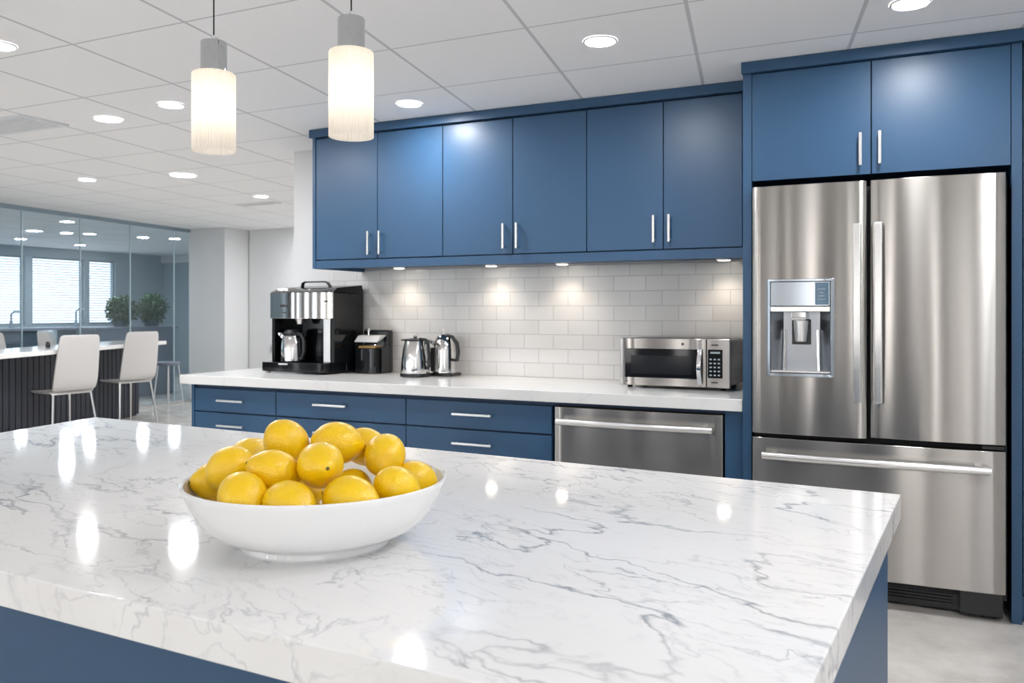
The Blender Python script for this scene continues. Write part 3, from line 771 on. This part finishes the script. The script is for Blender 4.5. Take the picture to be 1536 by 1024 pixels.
# ------------------------------------------------------------------ bowl and lemons
BC = (-1.02, 1.287, .914)
bowl_prof = [(0, .004), (.125, .004), (.128, 0), (.139, 0), (.141, .004), (.1395, .012), (.148, .0175), (.172, .0245), (.192, .036), (.209, .052), (.223, .072), (.2335, .094), (.2405, .111), (.2435, .1175), (.2435, .1205), (.241, .1225), (.237, .1205), (.2335, .109), (.2265, .092), (.2155, .071), (.2015, .053), (.185, .040), (.166, .031), (.142, .0245), (.12, .0215), (.06, .020), (0, .020)]
bo = thing('fruit_bowl', 'wide white ceramic bowl full of lemons on the marble island', 'bowl', BC)
part('body', lathe(BM(), bowl_prof, 96, BC, cap=False), M['ceramic'], bo)

def lemon_mesh(a, b, seed):
    rnd = random.Random(seed); bm = BM(); nu, nv = 28, 22
    rings = []; tipA = .006 + rnd.random() * .003
    ph = rnd.random() * 6
    for i in range(nv + 1):
        th = PI * i / nv; x = -math.cos(th) * a; r = math.sin(th) ** .94 * b
        s = x / a
        if s > .80: x += tipA * ((s - .8) / .2) ** 1.5
        if s < -.86: x -= .003 * ((-s - .86) / .14)
        ring = [bm.verts.new((x, r * (1 + .018 * math.sin(2 * k * 2 * PI / nu + ph + s * 2)) * math.cos(2 * PI * k / nu), r * (1 + .015 * math.sin(3 * k * 2 * PI / nu + ph)) * math.sin(2 * PI * k / nu))) for k in range(nu)] if 0 < i < nv else [bm.verts.new((x, 0, 0))]
        rings.append(ring)
    for p, q in zip(rings, rings[1:]):
        for k in range(nu):
            k2 = (k + 1) % nu
            if len(p) == 1: bm.faces.new((p[0], q[k2], q[k]))
            elif len(q) == 1: bm.faces.new((p[k], p[k2], q[0]))
            else: bm.faces.new((p[k], p[k2], q[k2], q[k]))
    bmesh.ops.recalc_face_normals(bm, faces=bm.faces)
    me = bpy.data.meshes.new('lemon'); bm.to_mesh(me); bm.free(); me.shade_smooth(); me.materials.append(M['lemon'])
    return me
lmeshes = [lemon_mesh(.0475, .0405, 1), lemon_mesh(.0455, .041, 2), lemon_mesh(.050, .0405, 3)]
bm = BM(); bmesh.ops.create_icosphere(bm, subdivisions=2, radius=.0034)
for v in bm.verts: v.co.x *= .5
stem_me = bpy.data.meshes.new('stem_scar'); bm.to_mesh(stem_me); bm.free(); stem_me.materials.append(M['stem'])
Rv = Vector((.903, .429, 0)); Tv = Vector((.429, -.903, 0)); Uv = Vector((0, 0, 1))
# (x, y, z, stem-end direction as right/up/towards-camera, mesh, label)
LEM = [
 (-1.0850, 1.2780, 1.0980, (.55, -.75, -.3), 1, 1.0, 'large lemon at the top left of the pile'),
 (-0.9976, 1.3196, 1.0965, (.95, -.15, -.3), 0, 1.0, 'lemon at the top centre-right, front one of the top pair'),
 (-0.9126, 1.3558, 1.0735, (-.05, -.45, .85), 1, .97, 'round lemon at the upper right with its end facing forward'),
 (-0.9480, 1.2050, 1.0770, (.42, .05, .85), 1, 1.0, 'front centre lemon just below the top pair, dark dot at right'),
 (-1.0223, 1.1719, 1.0643, (-.85, .38, .35), 0, .96, 'lemon left of centre with its dark stem pointing left'),
 (-1.1273, 1.1742, 1.0619, (-.8, -.5, -.2), 1, .98, 'second-row lemon at the left above the bottom left one'),
 (-1.2090, 1.3080, 1.0520, (.3, .5, -.6), 1, .96, 'partly hidden lemon at the back left of the pile'),
 (-1.1898, 1.2033, 1.0282, (-.75, .05, .5), 0, .92, 'leftmost lemon tucked against the bowl wall with dark tip'),
 (-1.0281, 1.0990, 1.0341, (.55, -.45, .6), 1, 1.0, 'bottom left lemon in the front row at the bowl rim'),
 (-0.9460, 1.1192, 1.0240, (.80, -.15, .5), 0, 1.0, 'bottom centre lemon in the front row touching the rim'),
 (-0.8670, 1.1830, 1.0273, (.90, -.10, .40), 2, 1.0, 'long lemon in the front row right of the bottom centre one'),
 (-0.8310, 1.2720, 1.0328, (.6, -.5, -.4), 1, .96, 'front lemon at the right side of the bowl'),
 (-0.8591, 1.3810, 1.0241, (.5, -.4, -.6), 1, .94, 'rightmost lemon, half hidden near the far right rim'),
 (-0.9603, 1.3133, 1.0123, (.3, .3, -.8), 1, .92, 'half hidden lemon in the gap right of the centre lemon'),
 (-0.9864, 1.3945, 1.0795, (.9, -.2, .2), 0, .92, 'lemon peeking out behind the top right pair'),
 (-1.0300, 1.2480, 1.0080, (.7, .1, .2), 1, .88, 'shaded lemon low in the gap above the front row at left'),
 (-1.1170, 1.2668, 0.9779, (.7, .1, .2), 1, .95, 'lemon buried at the bottom of the pile, barely seen through gaps'),
 (-0.9585, 1.1787, 0.9772, (.5, .5, .2), 1, .9, 'lemon buried at the bottom of the pile, barely seen through gaps'),
]
for (x, y, z, d, mi, sc, lab) in LEM:
    o = bpy.data.objects.new('lemon', lmeshes[mi]); COL.objects.link(o)
    dv = (Rv * d[0] + Uv * d[1] + Tv * d[2]).normalized()
    o.rotation_euler = dv.to_track_quat('X', 'Z').to_euler(); o.location = (x, y, z); o.scale = (sc, sc, sc)
    tag(o, 'yellow ' + lab, 'lemon', 'lemons piled in the white bowl')
    s = bpy.data.objects.new('stem_scar', stem_me); COL.objects.link(s); s.parent = o
    s.location = (lmeshes[mi].vertices[-1].co.x - .0006, 0, 0); s['label'] = 'dark stem scar'

# ------------------------------------------------------------------ pendants
def pendant(x, y, zb, lab, r=.0605, sh=.222, chh=.092):
    t = thing('pendant_light', lab, 'light', (x, y, zb), group='pendant lights over the island')
    bm = BM(); prof = [(r - .004, .0015), (r - .001, 0), (r, .002), (r, sh), (r - .005, sh + .004), (.03, sh + .004), (.03, sh), (r - .006, sh - .001), (r - .005, .003), (r - .004, .0015)]
    lathe(bm, prof, 240, (x, y, zb), cap=False, ribs=48, rib_d=.0009); part('lamp_shade', bm, M['opal'], t)
    bm = BM(); lathe(bm, [(.0355, sh + .0045), (.037, sh + .006), (.037, sh + chh), (.035, sh + chh + .003), (0.006, sh + chh + .003)], 144, (x, y, zb), ribs=12, rib_d=.0002); part('socket_cap', bm, M['pend_metal'], t)
    bm = BM(); lathe(bm, [(.0055, sh + chh + .003), (.0045, sh + chh + .022)], 14, (x, y, zb)); part('cord_grip', bm, M['steel_light'], t)
    part('cord', tube(BM(), [(x, y, zb + sh + chh + .02), (x, y, CZ - .02)], .0022, 10), M['black'], t)
    part('ceiling_canopy', lathe(BM(), [(.05, CZ - zb - .022), (.055, CZ - zb - .018), (.055, CZ - zb - .001)], 32, (x, y, zb)), M['pend_metal'], t)
    part('bulb', lathe(BM(), [(0, .085), (.012, .088), (.020, .100), (.020, .115), (.012, .135), (.010, .140)], 20, (x, y, zb)), M['bulb'], t)
    L = bpy.data.lights.new('bulb_lamp', 'POINT'); L.energy = .55; L.color = (1, .93, .84); L.shadow_soft_size = .03
    o = bpy.data.objects.new('bulb_lamp', L); COL.objects.link(o); o.parent = t; o.location = (0, 0, .115)
pendant(-1.832, 1.842, 1.812, 'left pendant lamp with ribbed white glass shade over the island')
pendant(-1.382, 1.890, 1.822, 'right pendant lamp with ribbed white glass shade over the island', r=.0600, sh=.230, chh=.091)

# ------------------------------------------------------------------ downlights
def downlight(x, y, lab, r=.064, far=False, grp='recessed ceiling downlights'):
    t = thing('recessed_downlight', lab, 'light', (x, y, CZ - .006), group=grp)
    part('trim_ring', lathe(BM(), [(r, .0055), (r, -.001), (r + .002, -.002), (r + .010, .001), (r + .011, .0055)], 40, (x, y, CZ - .006), cap=False), M['white_metal'], t)
    part('lens', lathe(BM(), [(r, .0005), (r, .004)], 40, (x, y, CZ - .006)), M['lens_far' if far or r > .1 else 'lens'], t)
for x, y, lab in ((-1.267, 3.589, 'round lit ceiling downlight in front of the right upper cabinet'),
                  (-.009, 3.669, 'round lit ceiling downlight in front of the refrigerator cabinet, at the top edge'),
                  (-2.656, 4.196, 'round lit ceiling downlight just right of the right pendant lamp'),
                  (-3.936, 3.623, 'round lit ceiling downlight just left of the left pendant lamp'),
                  (-4.583, 3.717, 'round lit ceiling downlight, second left of the left pendant shade'),
                  (-5.865, 5.534, 'wide lit ceiling downlight just below the left pendant shade'),
                  (-6.872, 5.352, 'round lit ceiling downlight above the white chairs and glass partition'),
                  (-6.213, 6.917, 'small lit ceiling downlight left of the kitchen wall corner'),
                  (-3.76, 2.47, 'round lit ceiling downlight cut by the left picture edge')):
    downlight(x, y, lab, r=.105 if x == -5.865 else (.075 if x > -6 and x < -4 else .066))
# unseen downlights added for even fill, behind and beside the camera
for x, y, lab in ((-1.3, -2.9, 'lit ceiling downlight behind the viewer'), (-4.6, -2.4, 'lit ceiling downlight behind the left end of the island'),
                  (.3, -3.6, 'lit ceiling downlight in the rear of the room on the right'), (-3.0, -3.6, 'lit ceiling downlight in the rear of the room in the middle'),
                  (-7.0, 1.5, 'lit ceiling downlight over the open floor left of the island'), (-6.2, -2.0, 'lit ceiling downlight in the rear left of the room'),
                  (.8, .9, 'lit ceiling downlight beside the viewer on the right'), (.7, 2.0, 'lit ceiling downlight over the aisle right of the island'), (-7.3, 9.1, 'lit ceiling downlight washing the grey far wall'),
                  (-10.5, .8, 'lit ceiling downlight at the far left of the open floor'), (-4.9, 7.2, 'lit ceiling downlight behind the kitchen wall')):
    downlight(x, y, lab, r=.1 if y > 7 else .068)
for x, y, lab in ((-10.35, 7.75, 'lit office downlight nearest behind the glass, highest in view'), (-11.86, 8.87, 'wide lit office downlight, left of the middle pair behind the glass'),
                  (-11.70, 9.15, 'lit office downlight, right of the middle pair behind the glass'), (-13.548, 9.281, 'lit office downlight behind glass near the left picture edge'),
                  (-13.797, 10.59, 'lit office downlight behind glass just above the window'), (-11.444, 9.95, 'lit office downlight behind glass above the left plant'),
                  (-11.165, 10.35, 'rightmost lit office downlight behind glass above the right plant')):
    downlight(x, y, lab, r=.085, far=True, grp='office downlights behind the glass')

# ceiling diffusers
t = thing('ceiling_vent', 'white slotted ceiling air diffuser at the left picture edge', 'vent', (-5.5, 3.4, CZ - .012))
bm = BM(); box(bm, -5.62, -4.95, 3.40, 3.44, CZ - .012, CZ - .001); box(bm, -5.62, -4.95, 3.68, 3.72, CZ - .012, CZ - .001); box(bm, -5.62, -5.58, 3.44, 3.68, CZ - .012, CZ - .001); box(bm, -4.99, -4.95, 3.44, 3.68, CZ - .012, CZ - .001)
part('frame', bm, M['vent'], t)
bm = BM()
for k in range(6): box(bm, -5.58, -4.99, 3.455 + k * .038, 3.475 + k * .038, CZ - .010, CZ - .002)
part('slats', bm, M['vent'], t)
t = thing('ceiling_vent', 'small white ceiling vent by the small downlight near the wall corner', 'vent', (-6.68, 7.37, CZ - .012))
part('frame', bx(-6.95, -6.40, 7.30, 7.45, CZ - .012, CZ - .001), M['vent'], t, bevel=.003)
part('slats', bx(-6.90, -6.45, 7.33, 7.42, CZ - .014, CZ - .012), M['wall_grey'], t)

# wall fitting on the far wall
tag(part('wall_switch', tube(BM(), [(-8.55, 9.759, .80), (-8.55, 9.735, .80)], .035, 20), M['steel_light']), 'small round metal fitting on the grey far wall', 'switch')

# ------------------------------------------------------------------ bar table and chairs
TD = Vector((-.401, .916)); TN = Vector((-.916, -.401))
A = Vector((-8.75, 7.98))
def tq(s0, s1, n0, n1): return [tuple(A + TD * s + TN * n) for s, n in ((s0, n0), (s1, n0), (s1, n1), (s0, n1))]
tb = thing('bar_table', 'long bar-height table with white top and dark navy panelled base', 'table', (A.x, A.y, 0))
part('tabletop', prism(BM(), tq(-6.5, 0, 0, .68), .915, .962), M['table_white'], tb, bevel=.006)
bm = prism(BM(), tq(-6.4, -.06, .37, .42), .0, .914)
k = -6.4
while k < -.1:
    prism(bm, tq(k, k + .085, .358, .37), .02, .912); k += .10
part('base', bm, M['navy'], tb)

def make_chair(lab):
    t = thing('dining_chair', lab, 'chair', (0, 0, 0), group='white chairs around the bar table')
    # local: faces +X, origin at floor under seat centre
    def shell(prof, wfun, th):
        bm = BM(); n = 8; rows = []
        for i, (x, z) in enumerate(prof):
            w, cv = wfun(i)
            rows.append([bm.verts.new((x + cv * (1 - (2 * j / n - 1) ** 2) * -1, w * (j / n - .5), z + (.0 if cv else -.012 * (1 - (2 * j / n - 1) ** 2)))) for j in range(n + 1)])
        fs = []
        for a, b in zip(rows, rows[1:]):
            for j in range(n): fs.append(bm.faces.new((a[j], a[j + 1], b[j + 1], b[j])))
        bmesh.ops.recalc_face_normals(bm, faces=bm.faces)
        bmesh.ops.solidify(bm, geom=fs, thickness=th)
        return bm
    seat_prof = [(.25, .492), (.235, .506), (.15, .512), (0, .506), (-.12, .504), (-.19, .512)]
    part('seat', shell(seat_prof, lambda i: (.40 if i == 0 else .46, 0), .022), M['chair_white'], t, world=False, subsurf=1)
    back_prof = [(-.195, .50), (-.225, .535), (-.245, .62), (-.268, .75), (-.29, .88), (-.31, 1.0), (-.317, 1.045)]
    ws = [.44, .46, .465, .455, .44, .42, .395]
    part('backrest', shell(back_prof, lambda i: (ws[i], .030 if i else .02), .020), M['chair_white'], t, world=False, subsurf=1)
    bm = BM(); tube(bm, [(-.17, -.20, .480), (.19, -.19, .480)], .009, 8); tube(bm, [(-.17, .20, .480), (.19, .19, .480)], .009, 8); tube(bm, [(-.17, -.20, .480), (-.17, .20, .480)], .009, 8); tube(bm, [(.19, -.19, .480), (.19, .19, .480)], .009, 8)
    part('seat_frame', bm, M['chrome'], t, world=False)
    for sx, sy in ((1, 1), (1, -1), (-1, 1), (-1, -1)):
        x = .19 if sx > 0 else -.17
        part('leg', tube(BM(), [(x, .19 * sy, .480), (x + sx * .035, .215 * sy, .24), (x + sx * .07, .24 * sy, 0)], [.012, .011, .009], 10), M['steel_light'], t, world=False)
    return t
ang_near = math.atan2(.10, -.99)
ch = make_chair('white chair on the near side of the table, left one with full back in view')
ch.location = (-7.96, 5.90, 0); ch.scale = (1.05, 1.05, 1.06); ch.rotation_euler = (0, 0, ang_near)
dup(ch, (-8.50, 7.14, 0), ang_near, 'white chair on the near side of the table, right one by the table end')
ang_far = math.atan2(.401, .916)
dup(ch, (-9.03, 6.85, 0), ang_far + .1, 'white chair on the far side of the table, back showing beside the left near chair')
dup(ch, (-8.83, 6.08, 0), ang_far + .1, 'white chair on the far side of the table, at the left picture edge')
# bar stool beyond the table end
st = thing('bar_stool', 'dark backless bar stool partly hidden at the right end of the table', 'stool', (-9.05, 8.28, 0))
part('seat', lathe(BM(), [(.14, .62), (.15, .63), (.15, .655), (.14, .665)], 28, (-9.05, 8.28, 0)), M['greyblue'], st)
for sx in (-1, 1):
    for sy in (-1, 1):
        part('leg', tube(BM(), [(-9.05 + sx * .09, 8.28 + sy * .09, .62), (-9.05 + sx * .14, 8.28 + sy * .14, 0)], .008, 8), M['steel_light'], st)
# small things on the bar table
def onT(s, n): v = A + TD * s + TN * n; return v.x, v.y
x, y = onT(-2.15, .30)
tag(part('salt_shaker', lathe(BM(), [(.022, 0), (.022, .05), (.014, .065), (0, .07)], 18, (x, y, .963)), M['black']), 'small dark shaker standing on the white bar table', 'shaker')

# ------------------------------------------------------------------ office behind the glass
t = thing('planter_cabinet', 'long grey-blue low cabinet carrying two plants behind the glass', 'cabinet', (-11.2, 9.4, 0))
part('body', bx(-11.45, -11.0, 8.72, 10.2, 0, 1.06), M['greyblue'], t, bevel=.005)
part('top', bx(-11.48, -10.97, 8.68, 10.24, 1.06, 1.10), M['greyblue'], t, bevel=.005)
def shrub(x, y, lab, seed, w=.30, h=.46):
    rnd = random.Random(seed)
    t = thing('potted_shrub', lab, 'plant', (x, y, 1.10), group='green plants behind the glass')
    part('pot', lathe(BM(), [(.10, 0), (.13, .10), (.12, .10), (.11, .08), (0, .08)], 24, (x, y, 1.10)), M['dark_blue'], t)
    bm = BM()
    for i in range(12):
        a = rnd.random() * 2 * PI; rr = rnd.random() * w * .55
        tube(bm, [(x, y, 1.17), (x + rr * .4 * math.cos(a), y + rr * .4 * math.sin(a), 1.27), (x + rr * math.cos(a), y + rr * math.sin(a), 1.42)], [.006, .004, .002], 5)
    part('stems', bm, M['soil'], t)
    bm = BM()
    for i in range(1900):
        a = rnd.random() * 2 * PI; ph = math.acos(2 * rnd.random() - 1); q = (.5 + .5 * rnd.random() ** .5) * (1 + .16 * math.sin(5 * a + 3 * ph))
        p = Vector((x + w * q * math.sin(ph) * math.cos(a), y + w * q * math.sin(ph) * math.sin(a), 1.13 + h * .54 + h * .5 * q * math.cos(ph)))
        d = Vector((rnd.gauss(0, 1), rnd.gauss(0, 1), rnd.gauss(.3, 1))).normalized(); s = d.cross(Vector((rnd.random(), rnd.random(), rnd.random() + .1))).normalized()
        L = .035 + rnd.random() * .03; W = L * .32
        v = [bm.verts.new(p), bm.verts.new(p + d * L * .5 + s * W), bm.verts.new(p + d * L), bm.verts.new(p + d * L * .5 - s * W)]
        bm.faces.new(v)
    part('foliage', bm, M['leaf'], t, smooth=False)
shrub(-11.25, 9.36, 'rounded green plant on the left of the planter cabinet', 3, .22, .42)
shrub(-11.15, 9.86, 'leafy green plant on the right of the planter cabinet', 5, .22, .47)
t = thing('office_counter', 'dark slate sink counter under the office windows', 'counter', (-13, 9.2, 0))
part('body', bx(-13.6, -13.0, 6.5, 10.8, 0, 1.03), M['dark_blue'], t, bevel=.005)
part('top', bx(-13.65, -12.95, 6.45, 10.85, 1.03, 1.07), M['greyblue'], t, bevel=.005)
def faucet(x, y, lab, hh):
    t = thing('faucet', lab, 'faucet', (x, y, 1.07), group='faucets on the office counter')
    part('base', lathe(BM(), [(.035, 0), (.035, .02), (.025, .10)], 16, (x, y, 1.07)), M['frame'], t)
    part('spout', tube(BM(), [(x, y, 1.17), (x, y, 1.07 + hh), (x + .03, y + .03, 1.12 + hh), (x + .09, y + .09, 1.12 + hh), (x + .12, y + .12, 1.07 + hh), (x + .12, y + .12, 1.0 + hh)], .016, 10), M['frame'], t)
faucet(-13.3, 10.13, 'tall gooseneck faucet in front of the right office window', .26)
faucet(-13.3, 8.95, 'slim faucet in front of the left office window', .22)
tag(part('storage_box', bx(-12.1, -11.95, 8.55, 8.78, .0, 1.05), M['wall_blue'], bevel=.005), 'pale blue box cabinet in front of the dark office counter', 'cabinet')

# ------------------------------------------------------------------ camera, world, view
cam = bpy.data.cameras.new('camera'); co = bpy.data.objects.new('camera', cam); COL.objects.link(co)
co.location = (0, 0, 1.35); co.rotation_euler = (math.radians(90), 0, math.radians(25.4))
cam.lens = 1267 * 36 / 1536; cam.sensor_width = 36; cam.shift_y = -46 / 1536; cam.clip_start = .02
cam.dof.use_dof = True; cam.dof.focus_distance = 2.3; cam.dof.aperture_fstop = 7.0
SC.camera = co
w = bpy.data.worlds.new('world'); SC.world = w; w.use_nodes = True
w.node_tree.nodes['Background'].inputs[0].default_value = (.8, .88, 1, 1); w.node_tree.nodes['Background'].inputs[1].default_value = .5
SC.view_settings.view_transform = 'Standard'; SC.view_settings.look = 'None'; SC.view_settings.gamma = 1; SC.view_settings.use_curve_mapping = False
SC.view_settings.exposure = 0.9
SC.cycles.use_denoising = True
SC.cycles.max_bounces = 10; SC.cycles.diffuse_bounces = 5; SC.cycles.transparent_max_bounces = 16
SC.cycles.sample_clamp_indirect = 6; SC.cycles.caustics_reflective = False; SC.cycles.caustics_refractive = False
